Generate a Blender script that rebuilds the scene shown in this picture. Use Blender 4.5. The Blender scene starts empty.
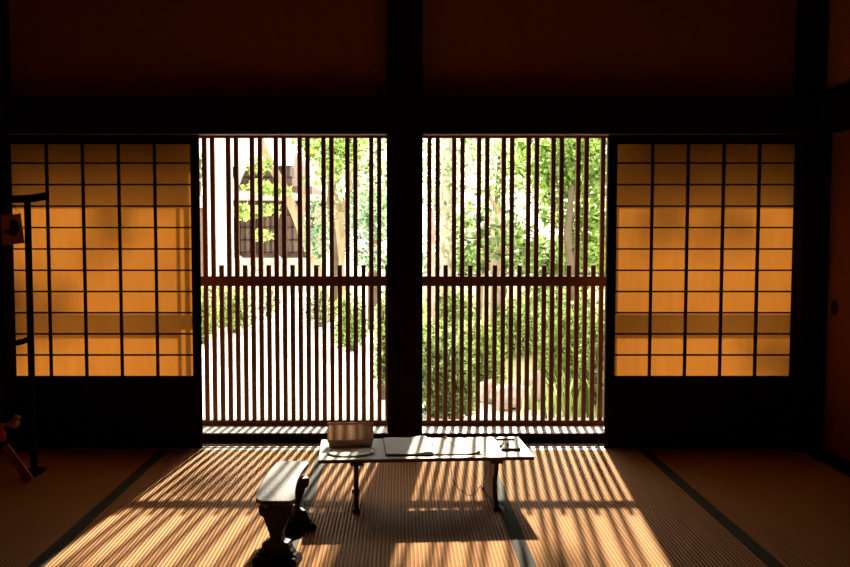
import bpy, math, random
from mathutils import Vector, Matrix, noise as mnoise

random.seed(7)
SC = bpy.context.scene
COL = SC.collection
PI = math.pi

# ------------------------------------------------------------------ camera model (for measuring the place)
TH = math.radians(3.23)
H = 1.214
F = 850.0

def ray(u, v):
    x = (u - 400) / F
    y = (283.5 - v) / F
    return (x, math.cos(TH) + y * math.sin(TH), -math.sin(TH) + y * math.cos(TH))

def atY(u, v, Y):
    d = ray(u, v); t = Y / d[1]
    return Vector((d[0] * t, Y, H + d[2] * t))

def atZ(u, v, z):
    d = ray(u, v); t = (z - H) / d[2]
    return Vector((d[0] * t, d[1] * t, z))

# ------------------------------------------------------------------ materials
def principled(name, col, rough=0.6, spec=0.5, col2=None, scale=8.0, stretch=(1, 1, 1), bump=0.0, bscale=None, lo=0.35, hi=0.65, coat=0.0):
    m = bpy.data.materials.new(name); m.use_nodes = True
    nt = m.node_tree; N = nt.nodes; L = nt.links
    b = N['Principled BSDF']
    b.inputs['Base Color'].default_value = (*col, 1)
    b.inputs['Roughness'].default_value = rough
    b.inputs['Specular IOR Level'].default_value = spec
    b.inputs['Coat Weight'].default_value = coat
    tc = N.new('ShaderNodeTexCoord'); mp = N.new('ShaderNodeMapping')
    mp.inputs['Scale'].default_value = stretch
    L.new(tc.outputs['Object'], mp.inputs['Vector'])
    nz = N.new('ShaderNodeTexNoise'); nz.inputs['Scale'].default_value = scale; nz.inputs['Detail'].default_value = 5
    L.new(mp.outputs['Vector'], nz.inputs['Vector'])
    if col2 is not None:
        r = N.new('ShaderNodeValToRGB')
        r.color_ramp.elements[0].position = lo; r.color_ramp.elements[1].position = hi
        r.color_ramp.elements[0].color = (*col, 1); r.color_ramp.elements[1].color = (*col2, 1)
        L.new(nz.outputs['Fac'], r.inputs['Fac']); L.new(r.outputs['Color'], b.inputs['Base Color'])
    if bump:
        bp = N.new('ShaderNodeBump'); bp.inputs['Strength'].default_value = bump; bp.inputs['Distance'].default_value = 0.01
        if bscale:
            n2 = N.new('ShaderNodeTexNoise'); n2.inputs['Scale'].default_value = bscale
            L.new(mp.outputs['Vector'], n2.inputs['Vector']); L.new(n2.outputs['Fac'], bp.inputs['Height'])
        else:
            L.new(nz.outputs['Fac'], bp.inputs['Height'])
        L.new(bp.outputs['Normal'], b.inputs['Normal'])
    return m

def paper_mat(name, trans, refl):
    """old washi: mostly lets warm light through, with a faint fibre mottling"""
    m = bpy.data.materials.new(name); m.use_nodes = True
    nt = m.node_tree; N = nt.nodes; L = nt.links
    for n in list(N):
        if n.type != 'OUTPUT_MATERIAL': N.remove(n)
    out = N['Material Output']
    tr = N.new('ShaderNodeBsdfTranslucent'); df = N.new('ShaderNodeBsdfDiffuse'); ad = N.new('ShaderNodeAddShader')
    df.inputs['Color'].default_value = (*refl, 1)
    tc = N.new('ShaderNodeTexCoord'); mp = N.new('ShaderNodeMapping'); mp.inputs['Scale'].default_value = (9, 1, 1.2)
    L.new(tc.outputs['Object'], mp.inputs['Vector'])
    nz = N.new('ShaderNodeTexNoise'); nz.inputs['Scale'].default_value = 3.0; nz.inputs['Detail'].default_value = 3
    L.new(mp.outputs['Vector'], nz.inputs['Vector'])
    r = N.new('ShaderNodeValToRGB')
    r.color_ramp.elements[0].position = 0.3; r.color_ramp.elements[1].position = 0.7
    r.color_ramp.elements[0].color = (*[c * 0.86 for c in trans], 1); r.color_ramp.elements[1].color = (*trans, 1)
    L.new(nz.outputs['Fac'], r.inputs['Fac']); L.new(r.outputs['Color'], tr.inputs['Color'])
    L.new(tr.outputs[0], ad.inputs[0]); L.new(df.outputs[0], ad.inputs[1]); L.new(ad.outputs[0], out.inputs['Surface'])
    return m

def leaf_mat(name, c1, c2, t1, t2):
    m = bpy.data.materials.new(name); m.use_nodes = True
    nt = m.node_tree; N = nt.nodes; L = nt.links
    for n in list(N):
        if n.type != 'OUTPUT_MATERIAL': N.remove(n)
    out = N['Material Output']
    tr = N.new('ShaderNodeBsdfTranslucent'); df = N.new('ShaderNodeBsdfDiffuse'); ad = N.new('ShaderNodeAddShader')
    g = N.new('ShaderNodeNewGeometry')
    ra = N.new('ShaderNodeMix'); ra.data_type = 'RGBA'
    rb = N.new('ShaderNodeMix'); rb.data_type = 'RGBA'
    L.new(g.outputs['Random Per Island'], ra.inputs['Factor']); L.new(g.outputs['Random Per Island'], rb.inputs['Factor'])
    ra.inputs['A'].default_value = (*c1, 1); ra.inputs['B'].default_value = (*c2, 1)
    rb.inputs['A'].default_value = (*t1, 1); rb.inputs['B'].default_value = (*t2, 1)
    L.new(ra.outputs['Result'], df.inputs['Color']); L.new(rb.outputs['Result'], tr.inputs['Color'])
    L.new(df.outputs[0], ad.inputs[0]); L.new(tr.outputs[0], ad.inputs[1]); L.new(ad.outputs[0], out.inputs['Surface'])
    return m

def tatami_mat(name):
    m = bpy.data.materials.new(name); m.use_nodes = True
    nt = m.node_tree; N = nt.nodes; L = nt.links
    b = N['Principled BSDF']; b.inputs['Roughness'].default_value = 0.52; b.inputs['Specular IOR Level'].default_value = 0.10; b.inputs['Specular Tint'].default_value = (1.0, 0.86, 0.66, 1)
    tc = N.new('ShaderNodeTexCoord')
    w = N.new('ShaderNodeTexWave'); w.wave_type = 'BANDS'; w.bands_direction = 'X'; w.wave_profile = 'SIN'
    w.inputs['Scale'].default_value = 20.6; w.inputs['Distortion'].default_value = 0.25; w.inputs['Detail'].default_value = 1   # ribs about 15 mm apart
    L.new(tc.outputs['Object'], w.inputs['Vector'])
    mp = N.new('ShaderNodeMapping'); mp.inputs['Scale'].default_value = (6, 180, 1)
    L.new(tc.outputs['Object'], mp.inputs['Vector'])
    nz = N.new('ShaderNodeTexNoise'); nz.inputs['Scale'].default_value = 2.0; nz.inputs['Detail'].default_value = 4
    L.new(mp.outputs['Vector'], nz.inputs['Vector'])
    big = N.new('ShaderNodeTexNoise'); big.inputs['Scale'].default_value = 3.0
    L.new(tc.outputs['Object'], big.inputs['Vector'])
    r = N.new('ShaderNodeValToRGB')
    r.color_ramp.elements[0].position = 0.25; r.color_ramp.elements[1].position = 0.75
    r.color_ramp.elements[0].color = TAT_A; r.color_ramp.elements[1].color = TAT_B
    L.new(nz.outputs['Fac'], r.inputs['Fac'])
    mx = N.new('ShaderNodeMix'); mx.data_type = 'RGBA'; mx.blend_type = 'MULTIPLY'; mx.inputs['Factor'].default_value = 1
    r2 = N.new('ShaderNodeValToRGB')
    r2.color_ramp.elements[0].position = 0.0; r2.color_ramp.elements[0].color = (0.34, 0.28, 0.22, 1)
    r2.color_ramp.elements[1].position = 0.55; r2.color_ramp.elements[1].color = (1, 1, 1, 1)
    L.new(w.outputs['Fac'], r2.inputs['Fac'])
    L.new(r.outputs['Color'], mx.inputs['A']); L.new(r2.outputs['Color'], mx.inputs['B'])
    L.new(mx.outputs['Result'], b.inputs['Base Color'])
    bp = N.new('ShaderNodeBump'); bp.inputs['Strength'].default_value = 1.0; bp.inputs['Distance'].default_value = 0.004
    L.new(w.outputs['Fac'], bp.inputs['Height']); L.new(bp.outputs['Normal'], b.inputs['Normal'])
    return m

TAT_A = (0.46, 0.185, 0.036, 1)
TAT_B = (0.64, 0.285, 0.070, 1)
M = {}
M['tatami'] = tatami_mat('tatami_rush')
M['heri'] = principled('mat_border_cloth', (0.022, 0.026, 0.016), 0.8, 0.3, (0.034, 0.038, 0.024), 120)
M['dark_wood'] = principled('smoked_dark_wood', (0.012, 0.006, 0.004), 0.85, 0.0, (0.02, 0.009, 0.005), 6, (20, 20, 1), 0.15)
M['slat_wood'] = principled('lattice_brown_wood', (0.14, 0.053, 0.024), 0.65, 0.08, (0.21, 0.084, 0.039), 5, (30, 30, 1.5), 0.15)
M['sill_wood'] = principled('lit_pale_sill_wood', (0.50, 0.43, 0.36), 0.40, 1.0, (0.66, 0.58, 0.50), 4, (1.5, 30, 30), 0.15)  # on the sill top, sunlight and glare are put into this tone
M['groove'] = principled('sill_groove_wood', (0.06, 0.016, 0.011), 0.6, 0.3, (0.09, 0.022, 0.014), 5, (1, 20, 20))
M['plaster'] = principled('ochre_plaster', (0.46, 0.16, 0.028), 0.95, 0.1, (0.52, 0.19, 0.034), 14, (1, 1, 1), 0.2, 180)
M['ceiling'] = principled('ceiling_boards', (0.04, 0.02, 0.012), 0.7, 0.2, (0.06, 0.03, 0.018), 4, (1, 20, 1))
M['fusuma'] = principled('fusuma_paper', (0.24, 0.08, 0.022), 0.9, 0.1, (0.27, 0.09, 0.026), 40)
M['paper'] = paper_mat('shoji_paper', (0.104, 0.037, 0.0052), (0.10, 0.040, 0.010))
M['kumiko'] = principled('shoji_grid_wood', (0.03, 0.014, 0.008), 0.7, 0.2, (0.045, 0.02, 0.012), 8)
M['black'] = principled('black_metal', (0.008, 0.007, 0.006), 0.4, 0.5)
M['lacquer'] = principled('black_lacquer', (0.035, 0.032, 0.027), 0.46, 0.4, (0.075, 0.068, 0.058), 55, (1, 1, 1), 0.12, 110)
M['desk_wood'] = principled('dark_desk_wood', (0.04, 0.018, 0.011), 0.5, 0.35, (0.085, 0.045, 0.03), 5, (2, 30, 30), 0.05)
M['desk_top'] = principled('glare_grey_desk_top', (0.27, 0.245, 0.21), 0.48, 0.7, (0.36, 0.33, 0.29), 5, (2, 30, 30), 0.04)  # grey stands in for sky glare on the dark lacquered top
M['arm_wood'] = principled('carved_black_wood', (0.007, 0.0055, 0.0045), 0.5, 0.35, (0.011, 0.008, 0.006), 12)
M['white_paper'] = principled('white_paper', (0.80, 0.78, 0.72), 0.8, 0.2, (0.84, 0.82, 0.77), 25)
M['cover'] = principled('dark_red_cover', (0.05, 0.012, 0.01), 0.6, 0.3)
M['sign_wood'] = principled('pale_brown_wood', (0.70, 0.46, 0.30), 0.5, 0.4, (0.80, 0.55, 0.38), 5, (2, 30, 30), 0.05)
M['screen_panel'] = paper_mat('brown_panel_paper', (0.11, 0.062, 0.036), (0.36, 0.22, 0.13))
M['red_ink'] = principled('red_ink', (0.42, 0.05, 0.07), 0.8, 0.1)
M['black_ink'] = principled('black_ink', (0.02, 0.018, 0.018), 0.8, 0.1)
M['cord'] = principled('brown_cord', (0.09, 0.05, 0.03), 0.8, 0.2)
M['pen'] = principled('brown_pen', (0.13, 0.045, 0.025), 0.4, 0.5)
M['bead'] = principled('tan_bead', (0.36, 0.20, 0.10), 0.5, 0.4)
M['plaque'] = principled('reddish_plaque_wood', (0.60, 0.20, 0.07), 0.7, 0.2, (0.68, 0.25, 0.09), 5, (2, 2, 20))
M['plaque_ink'] = principled('dark_plaque_paint', (0.03, 0.015, 0.01), 0.8, 0.1)
M['pink'] = principled('pink_cloth', (0.75, 0.09, 0.13), 0.9, 0.1)
M['tan_cloth'] = principled('tan_cloth', (0.70, 0.34, 0.16), 0.9, 0.1)
M['red_board'] = principled('red_brown_board', (0.50, 0.15, 0.07), 0.6, 0.2, (0.56, 0.18, 0.09), 5, (2, 2, 20))
# outside
M['gravel'] = principled('pale_gravel', (0.62, 0.60, 0.56), 0.95, 0.1, (0.76, 0.74, 0.70), 30, (1, 1, 1), 0.4, 120)
M['moss'] = principled('mossy_soil', (0.20, 0.22, 0.08), 0.95, 0.1, (0.32, 0.30, 0.16), 5, (1, 1, 1), 0.4, 60)
M['pale_bark'] = principled('pale_bark', (0.72, 0.68, 0.62), 0.85, 0.2, (0.85, 0.82, 0.77), 9, (1, 1, 0.5), 0.4, 30)
M['mottled_bark'] = principled('mottled_bark', (0.22, 0.20, 0.15), 0.9, 0.1, (0.52, 0.48, 0.40), 14, (1, 1, 0.6), 0.4, 30)
M['tan_bark'] = principled('tan_bark', (0.30, 0.22, 0.14), 0.9, 0.1, (0.46, 0.36, 0.25), 9, (1, 1, 0.4), 0.5, 30)
M['red_bark'] = principled('reddish_bark', (0.50, 0.22, 0.18), 0.9, 0.1, (0.62, 0.46, 0.42), 4, (1, 1, 1), 0.3, 30)
M['dark_bark'] = principled('dark_bark', (0.10, 0.075, 0.05), 0.9, 0.1, (0.17, 0.13, 0.09), 9, (1, 1, 0.4), 0.5, 30)
M['stone'] = principled('lantern_stone', (0.22, 0.18, 0.125), 0.9, 0.1, (0.34, 0.29, 0.21), 12, (1, 1, 1), 0.5, 40)
M['pink_stone'] = principled('pinkish_garden_stone', (0.50, 0.40, 0.36), 0.9, 0.1, (0.66, 0.55, 0.50), 6, (1, 1, 1), 0.6, 20)
M['roof'] = principled('pale_roof_tiles', (0.62, 0.61, 0.60), 0.6, 0.4, (0.80, 0.79, 0.77), 5, (14, 1, 1), 0.4)
M['old_wall'] = principled('weathered_brown_wall', (0.13, 0.08, 0.06), 0.8, 0.2, (0.20, 0.135, 0.10), 4, (8, 8, 1), 0.3)
M['old_beam'] = principled('weathered_beam', (0.44, 0.38, 0.30), 0.8, 0.2, (0.56, 0.50, 0.41), 4, (1, 8, 8))
M['old_dark'] = principled('dark_old_wood', (0.045, 0.03, 0.025), 0.8, 0.2, (0.07, 0.05, 0.04), 6)
M['step_stone'] = principled('step_stone', (0.42, 0.40, 0.33), 0.9, 0.1, (0.56, 0.54, 0.46), 9)
M['leaf_bright'] = leaf_mat('leaf_bright', (0.02, 0.04, 0.010), (0.17, 0.23, 0.09), (0.035, 0.07, 0.012), (0.42, 0.56, 0.17))
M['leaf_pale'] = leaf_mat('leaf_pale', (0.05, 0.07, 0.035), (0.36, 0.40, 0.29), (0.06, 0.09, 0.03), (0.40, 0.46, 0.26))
M['leaf_deep'] = leaf_mat('leaf_deep', (0.012, 0.025, 0.010), (0.12, 0.17, 0.08), (0.018, 0.04, 0.008), (0.30, 0.42, 0.14))
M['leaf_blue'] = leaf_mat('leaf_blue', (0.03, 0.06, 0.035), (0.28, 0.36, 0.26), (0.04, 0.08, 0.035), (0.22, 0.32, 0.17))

# ------------------------------------------------------------------ mesh builder
class MB:
    def __init__(s): s.v = []; s.f = []; s.sm = []
    def add(s, vs, fs, smooth=False):
        o = len(s.v); s.v += [tuple(p) for p in vs]
        for f in fs: s.f.append([o + i for i in f]); s.sm.append(smooth)
        return s
    def box(s, x0, x1, y0, y1, z0, z1):
        vs = [(x, y, z) for z in (z0, z1) for y in (y0, y1) for x in (x0, x1)]
        return s.add(vs, [(0, 2, 3, 1), (4, 5, 7, 6), (0, 1, 5, 4), (2, 6, 7, 3), (0, 4, 6, 2), (1, 3, 7, 5)])
    def prism(s, outline, depth, mat):
        """outline of (a,b) pairs pushed along the third axis by depth; mat maps (a,b,c) to xyz"""
        n = len(outline)
        vs = [mat(a, b, 0) for a, b in outline] + [mat(a, b, depth) for a, b in outline]
        fs = [tuple(range(n))[::-1], tuple(range(n, 2 * n))] + [(i, (i + 1) % n, n + (i + 1) % n, n + i) for i in range(n)]
        return s.add(vs, fs)
    def tube(s, pts, radii, seg=8, smooth=True):
        pts = [Vector(p) for p in pts]
        if not hasattr(radii, '__len__'): radii = [radii] * len(pts)
        vs = []; fs = []
        up = Vector((0.13, 0.31, 0.94)).normalized()
        for i, p in enumerate(pts):
            t = (pts[min(i + 1, len(pts) - 1)] - pts[max(i - 1, 0)]).normalized()
            a = t.cross(up)
            if a.length < 1e-3: a = t.cross(Vector((1, 0, 0)))
            a.normalize(); b = t.cross(a)
            for k in range(seg):
                w = 2 * PI * k / seg
                vs.append(p + (a * math.cos(w) + b * math.sin(w)) * radii[i])
        for i in range(len(pts) - 1):
            for k in range(seg):
                fs.append((i * seg + k, i * seg + (k + 1) % seg, (i + 1) * seg + (k + 1) % seg, (i + 1) * seg + k))
        fs.append(tuple(range(seg))[::-1]); fs.append(tuple(range((len(pts) - 1) * seg, len(pts) * seg)))
        return s.add(vs, fs, smooth)
    def ball(s, c, r, seg=12, rings=8, wob=0.0, seed=0, freq=3.0):
        if not hasattr(r, '__len__'): r = (r, r, r)
        c = Vector(c); vs = []; fs = []
        for i in range(rings + 1):
            ph = PI * i / rings
            for k in range(seg):
                th = 2 * PI * k / seg
                d = Vector((math.sin(ph) * math.cos(th), math.sin(ph) * math.sin(th), math.cos(ph)))
                q = 1 + (wob * mnoise.noise(d * freq * 0.5 + Vector((seed, seed * 1.7, 0))) if wob else 0)
                vs.append(c + Vector((d.x * r[0], d.y * r[1], d.z * r[2])) * q)
        for i in range(rings):
            for k in range(seg):
                fs.append((i * seg + k, (i + 1) * seg + k, (i + 1) * seg + (k + 1) % seg, i * seg + (k + 1) % seg))
        return s.add(vs, fs, True)
    def lathe(s, c, prof, seg=16):
        c = Vector(c); vs = []; fs = []
        for r, z in prof:
            for k in range(seg):
                w = 2 * PI * k / seg
                vs.append(c + Vector((r * math.cos(w), r * math.sin(w), z)))
        for i in range(len(prof) - 1):
            for k in range(seg):
                fs.append((i * seg + k, i * seg + (k + 1) % seg, (i + 1) * seg + (k + 1) % seg, (i + 1) * seg + k))
        fs.append(tuple(range(seg))[::-1]); fs.append(tuple(range((len(prof) - 1) * seg, len(prof) * seg)))
        return s.add(vs, fs, True)
    def leaf(s, p, size, nrm=None):
        a = Vector((random.gauss(0, 1), random.gauss(0, 1), random.gauss(0, 0.7)))
        if a.length < 1e-3: a = Vector((1, 0, 0))
        a.normalize()
        b = a.cross(Vector((random.gauss(0, 1), random.gauss(0, 1), random.gauss(0, 1))))
        if b.length < 1e-3: b = Vector((0, 0, 1))
        b.normalize()
        L = size * random.uniform(0.7, 1.35); p = Vector(p)
        s.add([p - a * L * 0.5, p + b * L * 0.27 - a * L * 0.05, p + a * L * 0.5, p - b * L * 0.27 - a * L * 0.05], [(0, 1, 2, 3)])
    def build(s, name, m, parent=None, loc=None, bevel=0.0, sub=0):
        me = bpy.data.meshes.new(name)
        me.from_pydata(s.v, [], s.f); me.update()
        me.polygons.foreach_set('use_smooth', s.sm)
        me.materials.append(m)
        o = bpy.data.objects.new(name, me); COL.objects.link(o)
        if parent is not None: o.parent = parent
        if loc is not None: o.location = loc
        if bevel:
            bm = o.modifiers.new('edge', 'BEVEL'); bm.width = bevel; bm.segments = 2; bm.limit_method = 'ANGLE'
        if sub:
            sm = o.modifiers.new('soft', 'SUBSURF'); sm.levels = sub; sm.render_levels = sub
        return o

def tag(o, label, cat, group=None, kind=None):
    o['label'] = label; o['category'] = cat
    if group: o['group'] = group
    if kind: o['kind'] = kind
    return o

def thing(name, loc, label, cat, group=None, rz=0.0):
    o = bpy.data.objects.new(name, None); COL.objects.link(o)
    o.empty_display_size = 0.1
    o.location = loc; o.rotation_euler = (0, 0, rz)
    return tag(o, label, cat, group)

def struct(name, mb, m, bevel=0.0, parent=None):
    o = mb.build(name, m, parent, bevel=bevel)
    o['kind'] = 'structure'
    return o

def copy_tree(o, parent=None):
    c = o.copy(); COL.objects.link(c)
    if parent is not None: c.parent = parent
    for ch in list(o.children): copy_tree(ch, c)
    return c

# ------------------------------------------------------------------ measured planes
YS = 4.811            # shoji
YL = 5.138            # lattice
ZT = 0.059            # top of the raised sill
XL, XR = -2.20, 2.231
CP0, CP1 = -0.0715, 0.1265

# ------------------------------------------------------------------ room shell
struct('floor', MB().box(-3.25, 2.45, -2.6, 4.76, -0.12, -0.052), M['dark_wood'])
fb = MB(); fb.box(-3.16, 2.29, -2.5, 2.928, -0.052, 0.0); fb.box(-3.16, -2.2515, 2.93, 4.755, -0.052, 0.0)
struct('floor_side', fb, M['tatami'])
struct('wall_left', MB().box(-3.25, -3.17, -2.6, 5.0, -0.05, 2.8), M['plaster'])
wr = MB(); wr.box(2.40, 2.48, -2.6, 5.0, -0.05, 1.9); wr.box(2.345, 2.48, -2.6, 5.0, 1.9, 2.8)
struct('wall_right', wr, M['plaster'])
struct('wall_rear', MB().box(-3.25, 2.48, -2.7, -2.6, -0.05, 2.8), M['plaster'])
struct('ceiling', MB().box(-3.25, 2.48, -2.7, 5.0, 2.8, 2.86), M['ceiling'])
wb = MB(); wb.box(-3.17, 2.40, 4.86, 4.95, 1.93, 2.8)
wb.box(-3.17, -2.37, 4.86, 4.95, -0.05, 1.93)
struct('wall_back', wb, M['plaster'])
# pillars
struct('pillar', MB().box(CP0, CP1, 4.735, 4.915, -0.05, 2.8), M['dark_wood'], 0.006)
struct('pillar', MB().box(-2.37, -2.20, 4.735, 4.915, -0.05, 2.8), M['dark_wood'], 0.006)
struct('pillar', MB().box(2.231, 2.330, 4.71, 4.915, -0.05, 2.8), M['dark_wood'], 0.006)
# beams: the long lintel across the wall, its return along the side wall, the head board over the lattice
lb = MB(); lb.box(-3.17, CP0, 4.752, 4.797, 1.781, 1.985); lb.box(CP1, 2.231, 4.752, 4.797, 1.781, 1.985)
kb = MB(); kb.box(-2.2, CP0, 4.797, 4.86, 1.781, 1.93); kb.box(CP1, 2.231, 4.797, 4.86, 1.781, 1.93)
struct('trim_10', kb, M['slat_wood'])
struct('trim_1', lb, M['dark_wood'], 0.004)
struct('trim_2', MB().box(2.31, 2.40, -2.6, 4.71, 1.80, 2.0), M['dark_wood'], 0.004)
struct('trim_8', MB().box(2.291, 2.40, -2.5, 4.75, -0.05, 0.0), M['dark_wood'])
struct('trim_9', MB().box(2.331, 2.40, 4.715, 4.915, 0.0, 1.9), M['dark_wood'])
struct('trim_3', MB().box(-2.37, 2.40, 4.86, 5.20, 1.826, 1.93), M['slat_wood'])
# lower door track (flush with the mats) and raised sill behind it
for k, (a, b) in enumerate(((-2.20, CP0), (CP1, 2.231))):
    t = MB()
    for y0, y1 in ((4.757, 4.799), (4.823, 4.845), (4.869, 4.921)): t.box(a, b, y0, y1, -0.05, 0.0)
    o = struct('trim_%d' % (4 + k), t, M['sill_wood'])
    g = MB(); g.box(a, b, 4.799, 4.823, -0.05, -0.007); g.box(a, b, 4.845, 4.869, -0.05, -0.004)
    struct('track_groove', g, M['groove'], parent=o)
s = MB(); s.box(-2.37, 2.40, 4.921, 5.19, -0.10, ZT)
s = MB(); s.box(-2.37, 2.40, 4.921, 5.19, -0.10, 0.053)
so_ = struct('trim_6', s, M['dark_wood'])  # dark body colour stands in for shade on the sill's front face
sp_ = MB(); sp_.box(-2.37, 2.40, 4.924, 5.19, 0.053, ZT)  # pale plate: sun and glare on the sill top put into its colour
struct('lit_sill_top', sp_, M['sill_wood'], parent=so_)
# house wall under the sill, outside
struct('wall_outside', MB().box(-4.2, 3.6, 4.96, 5.13, -0.5, -0.10), M['dark_wood'])
ow = MB(); ow.box(-4.2, -2.37, 4.96, 5.13, -0.1, 3.0); ow.box(2.40, 3.6, 4.96, 5.13, -0.1, 3.0); ow.box(-2.37, 2.40, 4.96, 5.13, 1.93, 3.0)
struct('wall_outside', ow, M['plaster'])

# eave over the veranda side
ev = MB()
ev.prism([(4.96, 2.98), (6.10, 2.60), (6.10, 2.69), (4.96, 3.10)], 8.0, lambda a, b, c: (-4.2 + c, a, b))
eo = struct('roof_eave', ev, M['old_dark'])
r = MB()
for i in range(17):
    x = -4.0 + i * 0.47
    r.prism([(4.97, 2.90), (6.04, 2.545), (6.04, 2.62), (4.97, 2.975)], 0.05, lambda a, b, c, x=x: (x + c, a, b))
struct('rafter', r, M['old_dark'], parent=eo)
# guard rail outside, behind the paper screens
gr = MB()
for a, b in ((-2.37, -1.2325), (1.2705, 2.40)):
    gr.box(a, b, YL - 0.02, YL + 0.02, 0.862, 0.972)
    e_ = a if a < 0 else b - 0.05; gr.box(e_, e_ + 0.05, YL - 0.02, YL + 0.02, ZT, 1.826)
hw = MB()
for a, b in ((-2.37, -1.19), (1.24, 2.40)): hw.box(a, b, 5.0, 5.025, 1.508, 1.826)
struct('wall_outside', hw, M['dark_wood'])  # not house wall: unseen panels added to darken the screens' top rows
struct('trim_7', gr, M['slat_wood'])

# ------------------------------------------------------------------ tatami mats
mat_labels = [
    'straw tatami mat in deep shade under the hanging-ornament rack',
    'straw tatami mat with the carved black armrest over its dark border',
    'straw tatami mat under the low desk, in front of the central pillar',
    'sunlit straw tatami mat past the desk, reaching to the right lattice screen',
    'shaded straw tatami mat beside the wall with the orange sliding door',
]
xe = [-2.25, -1.338, -0.430, 0.471, 1.381, 2.29]
for i in range(5):
    a, b = xe[i] + 0.001, xe[i + 1] - 0.001
    w = b - a
    t = thing('tatami_mat', ((a + b) / 2, 3.842, -0.05), mat_labels[i], 'tatami mat', 'tatami mats along the lattice wall')
    MB().box(-w / 2, w / 2, -0.911, 0.911, -0.0, 0.05).build('rush_surface', M['tatami'], t)
    for sx in (-1, 1):
        if i in (0,) and sx < 0: pass
        x0 = sx * (w / 2) - (0.029 if sx > 0 else 0)
        bo = MB().box(x0, x0 + 0.029, -0.911, 0.911, 0.0495, 0.0515).build('border', M['heri'], t)
        bo['label'] = 'dark green cloth border'

# ------------------------------------------------------------------ paper screens (shoji)
def shoji(x0, x1, gx0, gx1, label):
    """x0..x1 the whole screen, gx0..gx1 the paper grid"""
    t = thing('shoji_screen', ((x0 + x1) / 2, YS, 0.0), label, 'paper screen', 'paper sliding screens')
    cx = (x0 + x1) / 2
    def X(x): return x - cx
    y0, y1 = -0.011, 0.011
    zb = -0.006; zg0 = 0.414; zg1 = 1.727; zt = 1.778
    fr = MB()
    for a, b in ((x0, gx0), (gx1, x1)):
        MB().box(X(a), X(b), y0, y1, zb, zt).build('stile', M['dark_wood'], t, bevel=0.002)
    MB().box(X(gx0), X(gx1), y0, y1, zg1, zt).build('top_rail', M['dark_wood'], t, bevel=0.002)
    MB().box(X(gx0), X(gx1), y0, y1, 0.372, zg0).build('middle_rail', M['dark_wood'], t, bevel=0.002)
    MB().box(X(gx0), X(gx1), y0, y1, zb, 0.06).build('bottom_rail', M['dark_wood'], t, bevel=0.002)
    bp = MB(); bp.box(X(gx0), X(gx1), -0.003, 0.005, 0.06, 0.372)
    n = 5
    for k in range(1, n):
        xx = X(gx0 + (gx1 - gx0) * k / n); bp.box(xx - 0.002, xx + 0.002, -0.005, -0.003, 0.06, 0.372)
    bp.build('base_board', M['dark_wood'], t)
    MB().add([(X(gx0), 0.0085, zg0), (X(gx1), 0.0085, zg0), (X(gx1), 0.0085, zg1), (X(gx0), 0.0085, zg1)], [(0, 1, 2, 3)]).build('paper', M['paper'], t)
    vb = MB()
    for k in range(1, 5):
        xx = X(gx0 + (gx1 - gx0) * k / 5); vb.box(xx - 0.0075, xx + 0.0075, -0.008, 0.008, zg0, zg1)
    # eleven rows, the top one a little lower
    step = (1.621 - zg0) / 10
    for k in range(10):
        zz = zg0 + step * (k + 1) if k < 10 else 0
        vb.box(X(gx0), X(gx1), -0.006, 0.008, zz - 0.0045, zz + 0.0045)
    vb.build('lattice_grid', M['kumiko'], t)
    return t
shoji(-2.205, -1.130, -2.190, -1.178, 'orange glowing paper screen behind the dark ornament rack')
shoji(1.172, 2.233, 1.221, 2.222, 'orange glowing paper screen beside the pillar and side wall sliding door')

# ------------------------------------------------------------------ wooden lattice screens
def lattice(x0, x1, first, pitch, n, label):
    t = thing('lattice_screen', ((x0 + x1) / 2, YL, ZT), label, 'lattice screen', 'slatted wooden lattice screens')
    cx = (x0 + x1) / 2
    m = M['slat_wood']
    def B(name, a, b, z0, z1, y0, y1, bev=0.0015): return MB().box(a - cx, b - cx, y0, y1, z0 - ZT, z1 - ZT).build(name, m, t, bevel=bev)
    B('stile', x0, x0 + 0.018, ZT, 1.826, -0.017, 0.017); B('stile', x1 - 0.026, x1, ZT, 1.826, -0.017, 0.017)
    B('top_rail', x0 + 0.018, x1 - 0.026, 1.797, 1.826, -0.017, 0.017)
    B('middle_rail', x0 + 0.018, x1 - 0.026, 0.909, 0.969, -0.019, 0.017)
    B('bottom_rail', x0 + 0.018, x1 - 0.026, ZT, 0.090, -0.017, 0.017)
    for i in range(n):
        x = first + pitch * i
        top = 1.80 if i % 3 != 2 else 1.036
        B('slat', x - 0.0132, x + 0.0132, 0.09, top, -0.013, 0.014, 0.001)
    return t
lattice(-1.232, -0.055, -1.1745, 0.0477, 24, 'slatted brown lattice screen showing the pale trunk and old temple building')
lattice(0.110, 1.270, 0.1766, 0.0496, 22, 'slatted brown lattice screen showing dense green foliage beside the right paper screen')

# ------------------------------------------------------------------ sliding door on the side wall
t = thing('sliding_door', (2.372, 4.18, 0.0), 'dim orange papered sliding door on the side wall with a round dark pull', 'sliding door')
MB().box(-0.010, 0.016, -0.47, 0.50, 0.03, 1.77).build('panel', M['fusuma'], t)
f = MB(); f.box(-0.014, 0.018, 0.50, 0.52, 0.0, 1.80); f.box(-0.014, 0.018, -0.49, -0.47, 0.0, 1.80)
f.box(-0.014, 0.018, -0.47, 0.50, 0.0, 0.03); f.box(-0.014, 0.018, -0.47, 0.50, 1.77, 1.80)
f.build('frame', M['dark_wood'], t)
hd = MB(); pv = atZ(835, 308, 0.9)
zz = H + ray(835, 308)[2] * (2.362 / ray(835, 308)[0]); yy = ray(835, 308)[1] * (2.362 / ray(835, 308)[0])
pr = [(0.034 * math.cos(2 * PI * k / 20), 0.042 * math.sin(2 * PI * k / 20)) for k in range(20)]
hd.prism(pr, 0.007, lambda a, b, c: (-0.0105 - c, yy - 4.18 + a, zz + b))
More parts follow.
